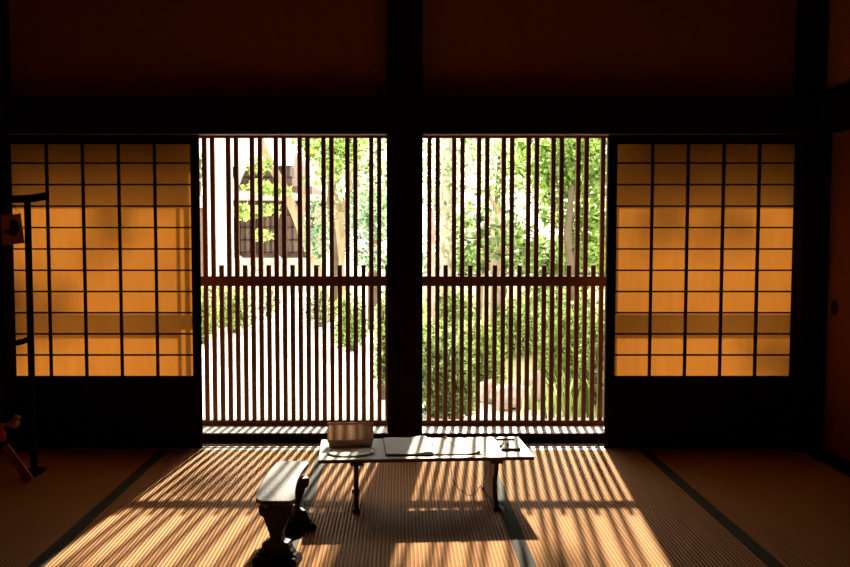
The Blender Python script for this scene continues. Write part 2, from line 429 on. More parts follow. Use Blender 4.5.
hd.build('door_pull', M['black'], t, bevel=0.002)
# next door leaf, nearer the viewer
struct('door_1', MB().box(2.376, 2.40, -2.5, 3.69, 0.0, 1.80), M['fusuma'])

# ------------------------------------------------------------------ low desk
DZ = 0.245
DR = math.radians(3.6)
DC = Vector((0.109, 3.842, 0))
desk = thing('low_desk', (DC.x, DC.y, 0), 'low dark wooden writing desk with shiny top, holding papers and a guest book', 'desk', rz=DR)
def D(u, v, z=DZ):
    """a point on (or above) the desk top in desk coordinates"""
    p = atZ(u, v, z) - DC
    c, s_ = math.cos(-DR), math.sin(-DR)
    return Vector((p.x * c - p.y * s_, p.x * s_ + p.y * c, z))
def W(x, y, z=DZ):
    c, s_ = math.cos(DR), math.sin(DR)
    return Vector((DC.x + x * c - y * s_, DC.y + x * s_ + y * c, z))
MB().box(-0.474, 0.474, -0.187, 0.187, DZ - 0.006, DZ).build('desk_top', M['desk_top'], desk, bevel=0.002)['label'] = 'shiny top board, glare painted in as grey'
MB().box(-0.472, 0.472, -0.185, 0.185, DZ - 0.017, DZ - 0.006).build('edge_board', M['desk_wood'], desk, bevel=0.002)
rl = MB()
for sx in (-1, 1): pass
MB().box(-0.30, 0.30, -0.008, 0.008, DZ - 0.047, DZ - 0.017).build('stretcher', M['desk_wood'], desk)
for sx in (-0.310, 0.310):
    # slab leg: cloud-shaped bracket at the top, narrow waist, spreading foot; outline in depth and height
    out = [(-0.165, 0.0), (0.165, 0.0), (0.165, 0.018), (0.150, 0.026), (0.128, 0.040), (0.112, 0.075), (0.108, 0.110), (0.118, 0.140), (0.140, 0.165), (0.150, 0.195), (0.150, 0.228),
           (-0.150, 0.228), (-0.150, 0.195), (-0.140, 0.165), (-0.118, 0.140), (-0.108, 0.110), (-0.112, 0.075), (-0.128, 0.040), (-0.150, 0.026), (-0.165, 0.018)]
    lg = MB(); lg.prism(out, 0.020, lambda a, b, c, sx=sx: (sx - 0.010 + c, a, b))
    lo = lg.build('leg', M['desk_wood'], desk)
    for fy in (-0.172, 0.135): MB().box(sx - 0.017, sx + 0.017, fy, fy + 0.037, 0.0, 0.016).build('foot', M['desk_wood'], lo, bevel=0.002)
    br = MB(); br.prism([(-0.025, 0.205), (0.025, 0.205), (0.033, 0.228), (-0.033, 0.228)], 0.30, lambda a, b, c, sx=sx: (sx + a, -0.15 + c, b))
    br.build('bracket', M['desk_wood'], lo)
    sl = MB()
    so = [(-0.014 + 0.0, 0.10), (0.0, 0.09), (0.014, 0.10), (0.010, 0.135), (0.0, 0.178), (-0.010, 0.135)]
    side = -0.0115 if sx > 0 else 0.0105
    sl.prism(so, 0.001, lambda a, b, c, sx=sx, side=side: (sx + side + c, a - 0.02, b))
    q = sl.build('slot', M['black'], lo); q['label'] = 'dark pointed slot'

# book rest
p = D(350.5, 446); bw = 0.205
br = thing('book_rest', W(p.x, p.y), 'small brown wooden book rest standing upright at the desk end', 'book rest', rz=DR + 0.01)
tilt = math.radians(14)
def bt(x, s_, n): return (x, s_ * math.sin(tilt) + n * math.cos(tilt) + 0.012, 0.030 + s_ * math.cos(tilt) - n * math.sin(tilt))
pan = MB()
pan.add([bt(a, b, 0.004) for a, b in ((-bw / 2, -0.012), (bw / 2, -0.012), (bw / 2, 0.074), (-bw / 2, 0.074))], [(0, 1, 2, 3)])
pan.build('panel', M['screen_panel'], br)
fr = MB()
for a0, a1, b0, b1 in ((-bw / 2 - 0.004, -bw / 2 + 0.002, -0.012, 0.076), (bw / 2 - 0.002, bw / 2 + 0.004, -0.012, 0.076), (-bw / 2, bw / 2, 0.072, 0.077)):
    fr.prism([(a0, b0), (a1, b0), (a1, b1), (a0, b1)], 0.014, lambda a, b, c: bt(a, b, c - 0.002))
fr.build('rim', M['sign_wood'], br, bevel=0.001)
lg = MB(); lg.box(-bw / 2, bw / 2, -0.020, 0.014, 0.020, 0.026); lg.build('ledge', M['sign_wood'], br, bevel=0.001)
bs = MB(); bs.box(-bw / 2 + 0.003, bw / 2 - 0.003, -0.016, 0.0, 0.0, 0.020); bs.box(-bw / 2 + 0.01, -bw / 2 + 0.03, 0.0, 0.07, 0.0, 0.012); bs.box(bw / 2 - 0.03, bw / 2 - 0.01, 0.0, 0.07, 0.0, 0.012)
bs.build('base', M['sign_wood'], br, bevel=0.001)

# curled paper in front of the rest
p0 = D(327, 452); p1 = D(374, 452); pf = D(350, 457.5); pb = D(350, 447.5)
cx = (p0.x + p1.x) / 2; hw = (p1.x - p0.x) / 2
cyb = pb.y; dep = pb.y - pf.y
vs = []; fs = []
nu, nv = 16, 6
for j in range(nv + 1):
    for i in range(nu + 1):
        a = -1 + 2 * i / nu
        fy = cyb - dep * math.sqrt(max(0.0, 1 - (abs(a) ** 3.2) * 0.55)) * (j / nv)
        zc = 0.0045 + 0.006 * (j / nv) ** 2 * (0.3 + 0.7 * abs(a) ** 1.5) 
        vs.append((cx + a * hw * (1 - 0.05 * (1 - j / nv)), fy, DZ + zc))
b0 = len(vs)
vs += [(x, y, z - 0.0015 if True else z) for x, y, z in vs]
for j in range(nv):
    for i in range(nu):
        q = j * (nu + 1) + i
        fs.append((q, q + nu + 1, q + nu + 2, q + 1)); fs.append((b0 + q, b0 + q + 1, b0 + q + nu + 2, b0 + q + nu + 1))
def rim(q0, q1): fs.append((q0, q1, b0 + q1, b0 + q0))
for i in range(nu): rim(i, i + 1); rim(nv * (nu + 1) + i + 1, nv * (nu + 1) + i)
for j in range(nv): rim((j + 1) * (nu + 1), j * (nu + 1)); rim(j * (nu + 1) + nu, (j + 1) * (nu + 1) + nu)
# local placement
vs = [(x - cx, y - cyb, z - DZ - 0.003) for x, y, z in vs]
ps = MB().add(vs, fs, True).build('paper_sheet', M['white_paper'], None, W(cx, cyb) + Vector((0, 0, 0.0003)))
ps.rotation_euler = (0, 0, DR)
tag(ps, 'bright white curled paper sheet in front of the brown book rest', 'paper')

# guest book: open, thick stack on one side curling at the spine, thin flat pages on the other
sp = D(432, 447)
kl = sp.x - D(385, 447).x; kr = D(477, 447).x - sp.x
yb = D(430, 439).y; yf = D(430, 455.5).y
book = thing('guest_book', W(sp.x, (yb + yf) / 2), 'open white guest book lying mid-desk, its thick half curling at the spine', 'book', rz=DR)
dh = (yb - yf) / 2
MB().box(-kl - 0.004, 0.004, -dh - 0.003, dh + 0.003, 0.0, 0.003).build('cover', M['cover'], book)
MB().box(0.004, kr + 0.002, -dh - 0.003, dh + 0.003, 0.0, 0.0015).build('back_cover', M['white_paper'], book)
def pages(prof, name):
    n = len(prof)
    vs = [(x, -dh, z) for x, z in prof] + [(x, dh, z) for x, z in prof] + [(x, -dh, z0) for (x, _), z0 in zip(prof, [0.003] * n)] + [(x, dh, 0.003) for x, _ in prof]
    fs = []
    for i in range(n - 1):
        fs += [(i, i + 1, n + i + 1, n + i), (2 * n + i, 3 * n + i, 3 * n + i + 1, 2 * n + i + 1), (i, 2 * n + i, 2 * n + i + 1, i + 1), (n + i, n + i + 1, 3 * n + i + 1, 3 * n + i)]
    fs += [(0, n, 3 * n, 2 * n), (n - 1, 3 * n - 1, 4 * n - 1, 2 * n - 1)]
    return MB().add(vs, fs).build(name, M['white_paper'], book)
lp = []
for i in range(17):
    a = i / 16
    zz = 0.010 + 0.007 * math.exp(-((a - 0.86) / 0.16) ** 2) + 0.001 * math.sin(a * 9)
    if a > 0.93: zz -= 0.010 * ((a - 0.93) / 0.07) ** 2
    lp.append((-kl + (kl - 0.002) * a, zz))
pages(lp, 'page_stack')
rp = [(0.0 + kr * i / 12, 0.0052 + 0.003 * math.exp(-i / 1.5)) for i in range(13)]
pages(rp, 'page_stack')
rk = MB(); q = D(433, 448.5); rk.box(-0.0, 0.006, -0.01, 0.035, 0.0087, 0.0089); rk.build('red_note', M['red_ink'], book)['label'] = 'faint red handwritten stroke'
rk = MB(); rk.box(0.0, 0.010, -0.045, -0.032, 0.0087, 0.0089); rk.build('ink_note', M['black_ink'], book)['label'] = 'black handwritten mark'

# pen on a cord along the front edge of the book
pz = DZ + 0.0100
a_ = D(463, 455.0, pz); b_ = D(479.5, 452.6, pz)
pen = thing('pen', W(a_.x, a_.y, pz), 'brown pen on a beaded cord lying along the front edge of the open book', 'pen', rz=DR)
dx, dy = b_.x - a_.x, b_.y - a_.y
MB().tube([(0, 0, 0), (dx * 0.12, dy * 0.12, 0), (dx * 0.85, dy * 0.85, 0), (dx, dy, 0.0)], [0.0012, 0.0042, 0.0042, 0.003], 10).build('barrel', M['pen'], pen)
MB().ball((dx * 0.96, dy * 0.96, 0.003), (0.008, 0.008, 0.006)).build('cap', M['bead'], pen)
# tether cord: from a bead at the back of the book, over the pages to the pen
def wpt(u, v, z): return atZ(u, v, z)
cz = DZ + 0.0095
o0 = wpt(445, 437.5, cz)
po = W(a_.x, a_.y, pz)
def inpen(q):
    q = q - po; c, s_ = math.cos(-DR), math.sin(-DR)
    return Vector((q.x * c - q.y * s_, q.x * s_ + q.y * c, q.z))
def curve(ps, n=6):
    out = []
    P = [ps[0]] + ps + [ps[-1]]
    for i in range(1, len(P) - 2):
        for k in range(n):
            t_ = k / n
            p0, p1, p2, p3 = P[i - 1], P[i], P[i + 1], P[i + 2]
            out.append(0.5 * ((2 * p1) + (p2 - p0) * t_ + (2 * p0 - 5 * p1 + 4 * p2 - p3) * t_ ** 2 + (3 * p1 - p0 - 3 * p2 + p3) * t_ ** 3))
    out.append(ps[-1]); return out
cp = [wpt(445, 437.5, cz), wpt(448, 439.5, cz), wpt(452, 444, cz), wpt(457.5, 448.5, cz), wpt(462, 452, cz), wpt(463.5, 454.6, cz)]
MB().tube([inpen(q) for q in curve(cp)], 0.0010, 6).build('string', M['cord'], pen)
bq = inpen(o0); MB().ball((bq.x, bq.y, bq.z + 0.0025), (0.009, 0.009, 0.008)).build('bead', M['bead'], pen)
# dangling cord tied to the far leg under the desk
yd = 3.70
lp0 = W(0.296, 0.0, 0.14)
cp = [atY(451.5, 477.5, 3.80), atY(454, 482, 3.78), atY(459, 489, 3.76), atY(466, 494, 3.75), atY(473, 495.5, 3.74), atY(478, 489, 3.76), atY(483, 482, 3.80), Vector((lp0.x - 0.003, lp0.y, 0.155))]
cp = [Vector((cp[0].x - 0.002, cp[0].y, DZ - 0.016))] + cp
dc = MB().tube([q - cp[-1] for q in curve(cp)], 0.0016, 6)
dc.tube([q - cp[-1] for q in curve([atY(473, 495.5, 3.74), atY(474.5, 498, 3.74), atY(476, 502, 3.735)])], 0.0010, 6)
tag(dc.build('dangling_cord', M['cord'], None, cp[-1]), 'thin brown cord looping down under the desk to its leg', 'cord')

# small tray with pens
c0 = D(508, 445.5)
tw = (D(517, 445.5).x - D(499, 445.5).x) / 2; td = (D(508, 440.5).y - D(508, 451).y) / 2
tray = thing('pen_tray', W(c0.x, c0.y), 'small white-bottomed tray with dark front and back rims on the desk', 'tray', rz=DR - 0.05)
MB().box(-tw, tw, -td, td, 0.0, 0.004).build('tray_bottom', M['white_paper'], tray)
for y in (-td, td - 0.012):
    MB().box(-tw - 0.001, tw + 0.001, y, y + 0.012, 0.0, 0.012).build('rim', M['lacquer'], tray, bevel=0.001)['label'] = 'black lacquer rim'
def stick(pts, rad, name, m, label, cat, group=None):
    o = Vector(pts[0])
    return tag(MB().tube([Vector(q) - o for q in pts], rad, 8).build(name, m, None, o), label, cat, group)
tz = DZ + 0.0085
stick([atZ(499.5, 446.6, tz), atZ(501.8, 444.5, tz), atZ(503.5, 441.8, tz)], [0.003, 0.0042, 0.003], 'clip', M['black'], 'black clip in the small tray, slanting away from the pencil tip', 'clip')
stick([atZ(508.0, 445.4, tz), atZ(507.2, 443.6, tz), atZ(508.6, 441.8, tz)], [0.0045, 0.004, 0.003], 'clip', M['black'], 'black bent clip in the small tray, standing over the pencil end', 'clip')
stick([atZ(500.0, 447.3, tz), atZ(505.0, 447.6, tz), atZ(509.5, 447.9, tz)], [0.002, 0.0042, 0.0042], 'pencil', M['pen'], 'short brown pencil lying crosswise in the small tray', 'pencil')

# ------------------------------------------------------------------ carved armrest (crescent top on two carved feet)
KZ = 0.250
arm = thing('armrest', (-0.455, 3.30, 0), 'carved black crescent-topped wooden armrest on the mat beside the low desk', 'armrest')
# crescent top: outline from two arcs
def arcx(t_): return -0.018 * (1 - (2 * t_ - 1) ** 2)
n = 18
left = []; right = []
for i in range(n + 1):
    t_ = i / n
    y = -0.258 + 0.553 * t_
    wl = 0.074 - 0.004 * t_
    cxm = 0.002 + arcx(t_) * 0.92
    # rounded corners
    e = min(t_, 1 - t_) * 0.553
    rr = 0.0 if e > 0.022 else 0.022 - math.sqrt(max(0, 0.022 ** 2 - (0.022 - e) ** 2))
    left.append((cxm - wl + rr , y)); right.append((cxm + wl - rr - 0.008 * math.sin(PI * t_), y))
ol = left + right[::-1]
tp = MB()
tp.prism(ol, 0.016, lambda a, b, c: (a, b, KZ - 0.016 + c))
tpo = tp.build('crescent_top', M['lacquer'], arm, bevel=0.003)
tpo['label'] = 'shiny lacquered crescent top'
# apron under the top
ap = [(a * 0.0 + (l[0] + 0.020 if k < n + 1 else l[0] - 0.020), l[1] * 0.94 + 0.001) for k, l in enumerate(ol) for a in (0,)]
ab = MB(); ab.prism(ap, 0.018, lambda a, b, c: (a, b, KZ - 0.034 + c)); ab.build('apron', M['arm_wood'], arm)
# maki-e leaf sprig on the top
lf = MB()
for (x, y, an, L) in ((-0.04, -0.20, 0.6, 0.030), (-0.015, -0.19, 1.0, 0.026), (-0.05, -0.17, 1.8, 0.028), (-0.02, -0.165, 0.2, 0.030), (-0.045, -0.215, -0.2, 0.022)):
    ca, sa = math.cos(an), math.sin(an)
    pts = [(-L / 2, 0), (0, L * 0.13), (L / 2, 0), (0, -L * 0.13)]
    lf.add([(x + px * ca - py * sa, y + px * sa + py * ca, KZ + 0.0006) for px, py in pts], [(0, 1, 2, 3)])
lf.build('leaf_decoration', M['arm_wood'], arm)['label'] = 'dark painted leaf sprig'
half = [(0.064, 0.216), (0.064, 0.196), (0.060, 0.180), (0.046, 0.172), (0.041, 0.155), (0.033, 0.135), (0.024, 0.112), (0.022, 0.100), (0.026, 0.088),
        (0.036, 0.082), (0.046, 0.082), (0.052, 0.072), (0.055, 0.056), (0.062, 0.050), (0.066, 0.040), (0.074, 0.036), (0.082, 0.026), (0.084, 0.0)]
prof = half + [(-a, b) for a, b in half[::-1]]
for (lx, ly, an) in ((-0.002, -0.195, -0.16), (0.014, 0.150, 0.45)):
    ca, sa = math.cos(an), math.sin(an)
    lg = MB(); lg.prism(prof, 0.045, lambda a, b, c: (lx + a * ca - (c - 0.0225) * sa, ly + a * sa + (c - 0.0225) * ca, b))
    lo = lg.build('leg', M['arm_wood'], arm, bevel=0.003)
    fm = MB()
    fm.prism([(-0.086, 0.0), (0.086, 0.0), (0.086, 0.018), (0.075, 0.030), (-0.075, 0.030), (-0.086, 0.018)], 0.085, lambda a, b, c: (lx + a * ca - (c - 0.0425) * sa, ly + a * sa + (c - 0.0425) * ca, b))
    fm.build('foot', M['arm_wood'], lo, bevel=0.003)

# ------------------------------------------------------------------ ornament rack at the dark side
RX, RY = atY(28.5, 250, 4.25).x, 4.25
rack = thing('ornament_rack', (RX - 0.42, RY, 0), 'tall black wooden rack with upcurved top bar before the left paper screen', 'rack')
ztop = atY(28, 196, RY).z
def arch(zc, half_w, lift, th, name, over):
    ol = []
    n = 20
    for i in range(n + 1):
        a = -1 + 2 * i / n
        ol.append((a * half_w, zc + lift * abs(a) ** 9 + th * 0.5))
    lo_ = [(x, z - th) for x, z in ol]
    MB().prism(lo_ + ol[::-1], 0.04, lambda a, b, c: (a, c - 0.02, b)).build(name, M['dark_wood'], rack, bevel=0.003)
arch(ztop - 0.016, 0.510, 0.016, 0.036, 'top_bar', 0)
zm = atY(15, 343, RY).z
arch(zm - 0.005, 0.42, 0.030, 0.028, 'cross_bar', 0)
for sx in (-0.42, 0.42):
    MB().box(sx - 0.013, sx + 0.013, -0.013, 0.013, 0.02, ztop - 0.02).build('post', M['dark_wood'], rack, bevel=0.002)
    fo = MB(); fo.prism([(-0.09, 0), (0.09, 0), (0.09, 0.015), (0.03, 0.035), (-0.03, 0.035), (-0.09, 0.015)], 0.05, lambda a, b, c: (sx - 0.025 + c, a, b))
    fo.build('foot', M['dark_wood'], rack, bevel=0.002)
MB().box(-0.42, 0.42, -0.011, 0.011, 0.12, 0.15).build('stretcher', M['dark_wood'], rack)
# hanging plaque, tilted, on a loop from the top bar
yp = RY - 0.045
pc = [atY(1, 215.5, yp), atY(20.5, 213.5, yp), atY(24.5, 243, yp), atY(2.5, 245.5, yp)]
pctr = sum(pc, Vector()) / 4
plq = thing('wooden_plaque', pctr, 'small tilted reddish wooden plaque with a dark painted shape hanging from the rack', 'plaque')
pl = MB(); pl.prism([(q.x - pctr.x, q.z - pctr.z) for q in pc[::-1]], 0.008, lambda a, b, c: (a, c - 0.004, b))
pl.build('board', M['plaque'], plq, bevel=0.001)
blob = [(11, 219), (15, 219.5), (18.5, 223), (19.5, 228), (18, 233), (15, 236), (11, 236), (8.5, 233.5), (4, 232.5), (3.5, 231), (9.5, 229), (9.5, 223)]
bb = [atY(u, v, yp - 0.0045) - pctr for u, v in blob]
MB().prism([(q.x, q.z) for q in bb[::-1]], 0.0006, lambda a, b, c: (a, -0.0046 - c, b)).build('painting', M['plaque_ink'], plq)['label'] = 'dark painted silhouette'
tpz = ztop - 0.04
st = MB(); k0 = atY(20.5, 213.5, yp) - pctr; k1 = atY(3, 215.5, yp) - pctr
st.tube([(k1.x, 0, k1.z), (-0.01, 0.012, tpz - pctr.z), (-0.01, 0.040, tpz + 0.034 - pctr.z)], 0.0012, 6); st.tube([(k0.x, 0, k0.z), (-0.01, 0.012, tpz - pctr.z)], 0.0012, 6)
st.build('string', M['cord'], plq)
# hanging cloth ornaments
def ornament(u, v, y, name, label, m, kind):
    c = atY(u, v, y)
    t = thing(name, c, label, 'ornament', 'cloth ornaments hung from the rack')
    b = MB()
    if kind == 'bird':
        b.ball((0, 0, -0.012), (0.030, 0.024, 0.024)); b.ball((0.014, -0.002, 0.020), (0.018, 0.017, 0.016)); b.tube([(-0.02, 0, -0.01), (-0.045, 0, -0.016), (-0.052, 0, -0.014)], [0.016, 0.008, 0.003], 8)
        b.build('body', m, t); MB().tube([(0.030, -0.004, 0.02), (0.040, -0.005, 0.018)], [0.005, 0.001], 6).build('beak', M['bead'], t)
    else:
        b.lathe((0, 0, -0.045), [(0.004, 0.0), (0.026, 0.002), (0.022, 0.03), (0.012, 0.055), (0.006, 0.062)], 12); b.build('robe', m, t)
        MB().ball((0, 0, 0.03), (0.016, 0.016, 0.017)).build('head', m, t)
    zc = zm - c.z
    MB().tube([(0.0, 0, 0.02), (0, (RY - y) * 0.9, zc - 0.0)], 0.0012, 6).build('string', M['cord'], t)
ornament(14.5, 421.5, RY - 0.03, 'cloth_bird', 'tan stuffed cloth bird hanging low from the dark rack', M['tan_cloth'], 'bird')
ornament(1.5, 432, RY - 0.03, 'cloth_doll', 'small pink cloth doll hanging beside the tan cloth bird', M['pink'], 'doll')
# slanted board leaning on the rack foot
e0 = atZ(30, 480.5, 0.012); yb0 = e0.y
e1 = atY(5.0, 446, yb0 + 0.03)
ax = (e1 - e0); L = ax.length; ax.normalize()
sd = Vector((ax.z, 0, -ax.x)).normalized()
nb = ax.cross(sd).normalized()
bo = MB()
hw_ = 0.021
vs = []
for t_ in (0, L):
    for a in (-hw_, hw_):
        for c in (-0.006, 0.006): vs.append(ax * t_ + sd * a + nb * c)
bo.add(vs, [(0, 1, 3, 2), (4, 6, 7, 5), (0, 4, 5, 1), (2, 3, 7, 6), (0, 2, 6, 4), (1, 5, 7, 3)])
tag(bo.build('leaning_board', M['red_board'], None, e0, bevel=0.002), 'narrow red-brown board slanting down to the mat by the rack foot', 'board')

# ------------------------------------------------------------------ garden
GZ = -0.45
g = MB(); g.box(-40, 40, 5.13, 80, GZ - 0.2, GZ)
struct('ground', g, M['gravel'])
# mossy bank on the right side of the garden
bank = []
nx, ny = 26, 26
vs = []; fs = []
for j in range(ny + 1):
    for i in range(nx + 1):
        a = i / nx; b = j / ny
        x = -0.25 + 14 * a + 0.5 * mnoise.noise(Vector((b * 5, 3, 0))) * (1 - a); y = 7.7 + 26 * b
        e = min(1, a * 9) * min(1, b * 9, (1 - b) * 9)
        vs.append((x, y, GZ - 0.02 + e * (0.16 + 0.10 * mnoise.noise(Vector((x * 0.7, y * 0.5, 1))))))
for j in range(ny):
    for i in range(nx):
        q = j * (nx + 1) + i; fs.append((q, q + 1, q + nx + 2, q + nx + 1))
struct('ground_bank', MB().add(vs, fs, True), M['moss'])

def cloud(mb, c, r, n, size, shell=0.55):
    """n leaves through an ellipsoid, denser near its skin"""
    for _ in range(n):
        d = Vector((random.gauss(0, 1), random.gauss(0, 1), random.gauss(0, 1)))
        if d.length < 1e-4: continue
        d.normalize(); q = shell + (1 - shell) * random.random() if random.random() < 0.7 else random.random()
        mb.leaf((c[0] + d.x * r[0] * q, c[1] + d.y * r[1] * q, c[2] + d.z * r[2] * q), size)

def tree(name, label, base, trunks, bark, crowns, leaf, size, group=None, cat='tree'):
    """trunks: list of (points, radii); crowns: list of (centre, radii, count), all in world metres"""
    t = thing(name, base, label, cat, group)
    b = Vector(base)
    tm = MB()
    for pts, rad in trunks: tm.tube([Vector(q) - b for q in pts], rad, 10)
    if tm.v: tm.build('trunk', bark, t)
    fm = MB()
    for c, r, n in crowns: cloud(fm, Vector(c) - b, r, n, size)
    if fm.v: fm.build('foliage', leaf, t)
    return t

def vpath(uv, Y): return [atY(u, v, Y) for u, v in uv]
def ground(u, Y): return Vector((atY(u, 283, Y).x, Y, GZ))

# thick pale trunk at the left of the left lattice; its crown stands high and dapples the house
Y = 16.0
b = ground(221, Y)
pts = [b, b + Vector((0.0, 0, 0.9)), atY(221, 270, Y), atY(220, 200, Y), atY(219, 130, Y), atY(217, 60, Y), atY(214, -40, Y)]
tree('pale_tree', 'thick white tree trunk standing between lattice slats nearest the left paper screen', b,
     [(pts, [0.34, 0.28, 0.245, 0.24, 0.23, 0.21, 0.17]), (vpath([(234, 190), (243, 160), (250, 130), (262, 80)], Y), [0.06, 0.10, 0.09, 0.07])],
     M['pale_bark'], [((random.uniform(-2.6, 4.0), 13.0 + random.uniform(-0.5, 0.5), random.uniform(5.9, 7.5)), (random.uniform(0.12, 0.24), 0.2, random.uniform(0.08, 0.2)), 26) for _ in range(46)], M['leaf_bright'], 0.13)
# leaning tan trunk of the maple with bright sprigs
Y = 18.5
b = ground(324, Y)
uv = [(322, 285), (318, 268), (309, 248), (302, 232), (296, 215), (287, 195), (276, 174), (266, 155), (258, 130), (250, 100)]
crowns = []
for (u, v, rx, rz, n) in ((255, 165, 0.30, 0.16, 110), (262, 188, 0.26, 0.12, 110), (247, 212, 0.20, 0.14, 110), (266, 210, 0.24, 0.10, 90), (262, 236, 0.16, 0.10, 60), (280, 190, 0.18, 0.12, 50), (330, 150, 0.35, 0.26, 150), (322, 176, 0.3, 0.14, 80), (305, 140, 0.2, 0.15, 50)):
    c = atY(u, v, Y - 0.3); crowns.append((c, (rx * 1.54, 0.5, rz * 1.54), n))
tree('maple_tree', 'maple with leaning bent tan trunk and bright sprigs before the temple building', b,
     [([b, b + Vector((-0.03, 0, 0.35))] + vpath(uv, Y), [0.17, 0.13, 0.12, 0.105, 0.10, 0.10, 0.10, 0.10, 0.09, 0.08, 0.07, 0.06]),
      (vpath([(309, 248), (303, 215), (304, 180), (309, 145), (315, 110)], Y), [0.06, 0.045, 0.04, 0.035, 0.03]),
      (vpath([(270, 165), (256, 160), (243, 166)], Y - 0.15), [0.03, 0.02, 0.01]), (vpath([(285, 192), (266, 192), (248, 200), (246, 214)], Y - 0.2), [0.03, 0.02, 0.012, 0.008])],
     M['tan_bark'], crowns, M['leaf_bright'], 0.15)
# forked tan tree
Y = 19.5
b = ground(341, Y)
tree('forked_tree', 'tan forked tree trunk rising near the pillar side of the left lattice', b,
     [([b] + vpath([(339, 290), (338, 268), (339, 248), (340, 228), (341, 212)], Y), [0.22, 0.17, 0.155, 0.15, 0.15, 0.16]),
      (vpath([(340, 216), (336, 202), (333, 188), (334, 160), (331, 120)], Y), [0.11, 0.095, 0.08, 0.07, 0.06]),
      (vpath([(341, 216), (347, 200), (351, 180), (352, 150), (358, 110)], Y), [0.11, 0.09, 0.075, 0.06, 0.05])],
     M['tan_bark'], [(atY(338, 150, Y), (1.0, 0.8, 0.5), 260), (atY(360, 135, Y), (0.9, 0.8, 0.4), 200), (atY(345, 175, Y + 0.5), (0.4, 0.5, 0.3), 80)], M['leaf_pale'], 0.15)
# blue-green bush tree beside the pillar
Y = 15.0
b = ground(371, Y)
tree('camellia_tree', 'round bluish green leafy tree beside the central pillar', b,
     [([b] + vpath([(371, 275), (371, 240), (370, 200)], Y), [0.07, 0.06, 0.05, 0.03])], M['dark_bark'],
     [(atY(371, 215, Y), (0.50, 0.5, 0.55), 900), (atY(374, 258, Y - 0.4), (0.36, 0.4, 0.25), 300), (atY(318, 232, Y + 1), (0.30, 0.4, 0.7), 420)], M['leaf_blue'], 0.10)

# temple building behind
Y = 27.0
def bx(mb, u0, u1, v0, v1, Y0, Y1):
    a = atY(u0, v1, Y0); b = atY(u1, v0, Y0); mb.box(a.x, b.x, Y0, Y1, a.z, b.z); return mb
bb = ground(262, Y)
tb = thing('temple_building', bb, 'old brown wooden temple building with white roof behind the maple', 'building')
def bpart(mb, name, m, par=tb):
    base = bb
    mb.v = [(x - base.x, y - base.y, z - base.z) for x, y, z in mb.v]
    return mb.build(name, m, par)
w = MB(); bx(w, 205, 312, 186, 257, Y, Y + 4); bx(w, 205, 292, 150, 186, Y + 0.6, Y + 4); bpart(w, 'wall', M['old_wall'])
pl = MB(); a = atY(200, 283, Y); c = atY(322, 258, Y - 0.5); pl.box(a.x, c.x, Y - 0.5, Y + 4.2, GZ, c.z); bpart(pl, 'platform', M['step_stone'])
# upper roof (sunlit, sloping towards the viewer) with a dark soffit line
e0 = atY(190, 166, Y - 1.4); e1 = atY(294, 164, Y - 1.4)
up = MB(); zr = atY(240, 100, Y + 2).z
up.add([(e0.x, Y - 1.4, e0.z), (e1.x, Y - 1.4, e1.z), (e1.x - 0.2, Y + 2, zr), (e0.x, Y + 2, zr), (e0.x, Y - 1.4, e0.z - 0.04), (e1.x, Y - 1.4, e1.z - 0.04), (e1.x - 0.2, Y + 2, zr - 0.1), (e0.x, Y + 2, zr - 0.1)],
       [(0, 1, 2, 3), (4, 7, 6, 5), (0, 4, 5, 1), (1, 5, 6, 2), (2, 6, 7, 3), (3, 7, 4, 0)])
bpart(up, 'roof', M['roof'])
so = MB(); bx(so, 190, 290, 166, 176, Y - 1.0, Y); bpart(so, 'soffit', M['old_dark'])
# lower eave: pale board, tapering tail to the right
le = MB(); a0 = atY(205, 199, Y - 1.6); a1 = atY(334, 199, Y - 1.6); zt = atY(240, 190, Y - 1.6).z; zt2 = atY(334, 198, Y - 1.6).z
le.add([(a0.x, Y - 1.6, a0.z), (a1.x, Y - 1.6, a1.z - 0.02), (a1.x, Y - 1.6, zt2 + 0.02), (a0.x, Y - 1.6, zt), (a0.x, Y, a0.z), (a1.x, Y, a1.z - 0.02), (a1.x, Y, zt2 + 0.1), (a0.x, Y, zt + 0.25)],
       [(0, 1, 2, 3), (4, 7, 6, 5), (3, 2, 6, 7), (0, 4, 5, 1), (1, 5, 6, 2), (0, 3, 7, 4)])
bpart(le, 'lower_eave', M['old_beam'])
bm_ = MB(); bx(bm_, 208, 326, 200, 206, Y - 0.5, Y - 0.2); bpart(bm_, 'beam', M['old_dark'])
for u in (236, 280, 312):
    q = MB(); bx(q, u - 2.2, u + 2.2, 203, 259, Y - 0.35, Y - 0.1); bpart(q, 'post', M['old_dark'])
for (u0, u1) in ((239, 256), (257.5, 277), (284, 308)):
    q = MB()
    bx(q, u0, u1, 212, 254, Y - 0.08, Y - 0.002); d = bpart(q, 'door', M['old_wall'])
    q = MB()
    for k in range(4):
        vv = 214 + k * 12.5; bx(q, u0, u1, vv, vv + 1.6, Y - 0.12, Y - 0.08)
    for k in range(4):
        uu = u0 + (u1 - u0 - 1.4) * k / 3; bx(q, uu, uu + 1.4, 214, 253, Y - 0.12, Y - 0.08)
    bpart(q, 'door_grid', M['old_dark'], d)
for k in range(4):
    q = MB(); z1 = atY(262, 258, Y).z
    zt = GZ + (z1 - GZ) * (4 - k) / 5.0
    a = atY(243, 270, Y); c = atY(312, 270, Y)
    q.box(a.x, c.x, Y - 0.5 - 0.32 * (k + 1), Y - 0.5 - 0.32 * k, GZ, zt); bpart(q, 'step', M['step_stone'])
for (ua, va, ub, vb) in ((240, 257, 259, 279), (279, 257, 296, 279)):
    q = MB(); q.tube([atY(ua, va, Y - 0.6), atY(ub, vb, Y - 1.8)], 0.05, 6); bpart(q, 'handrail', M['pale_bark'])
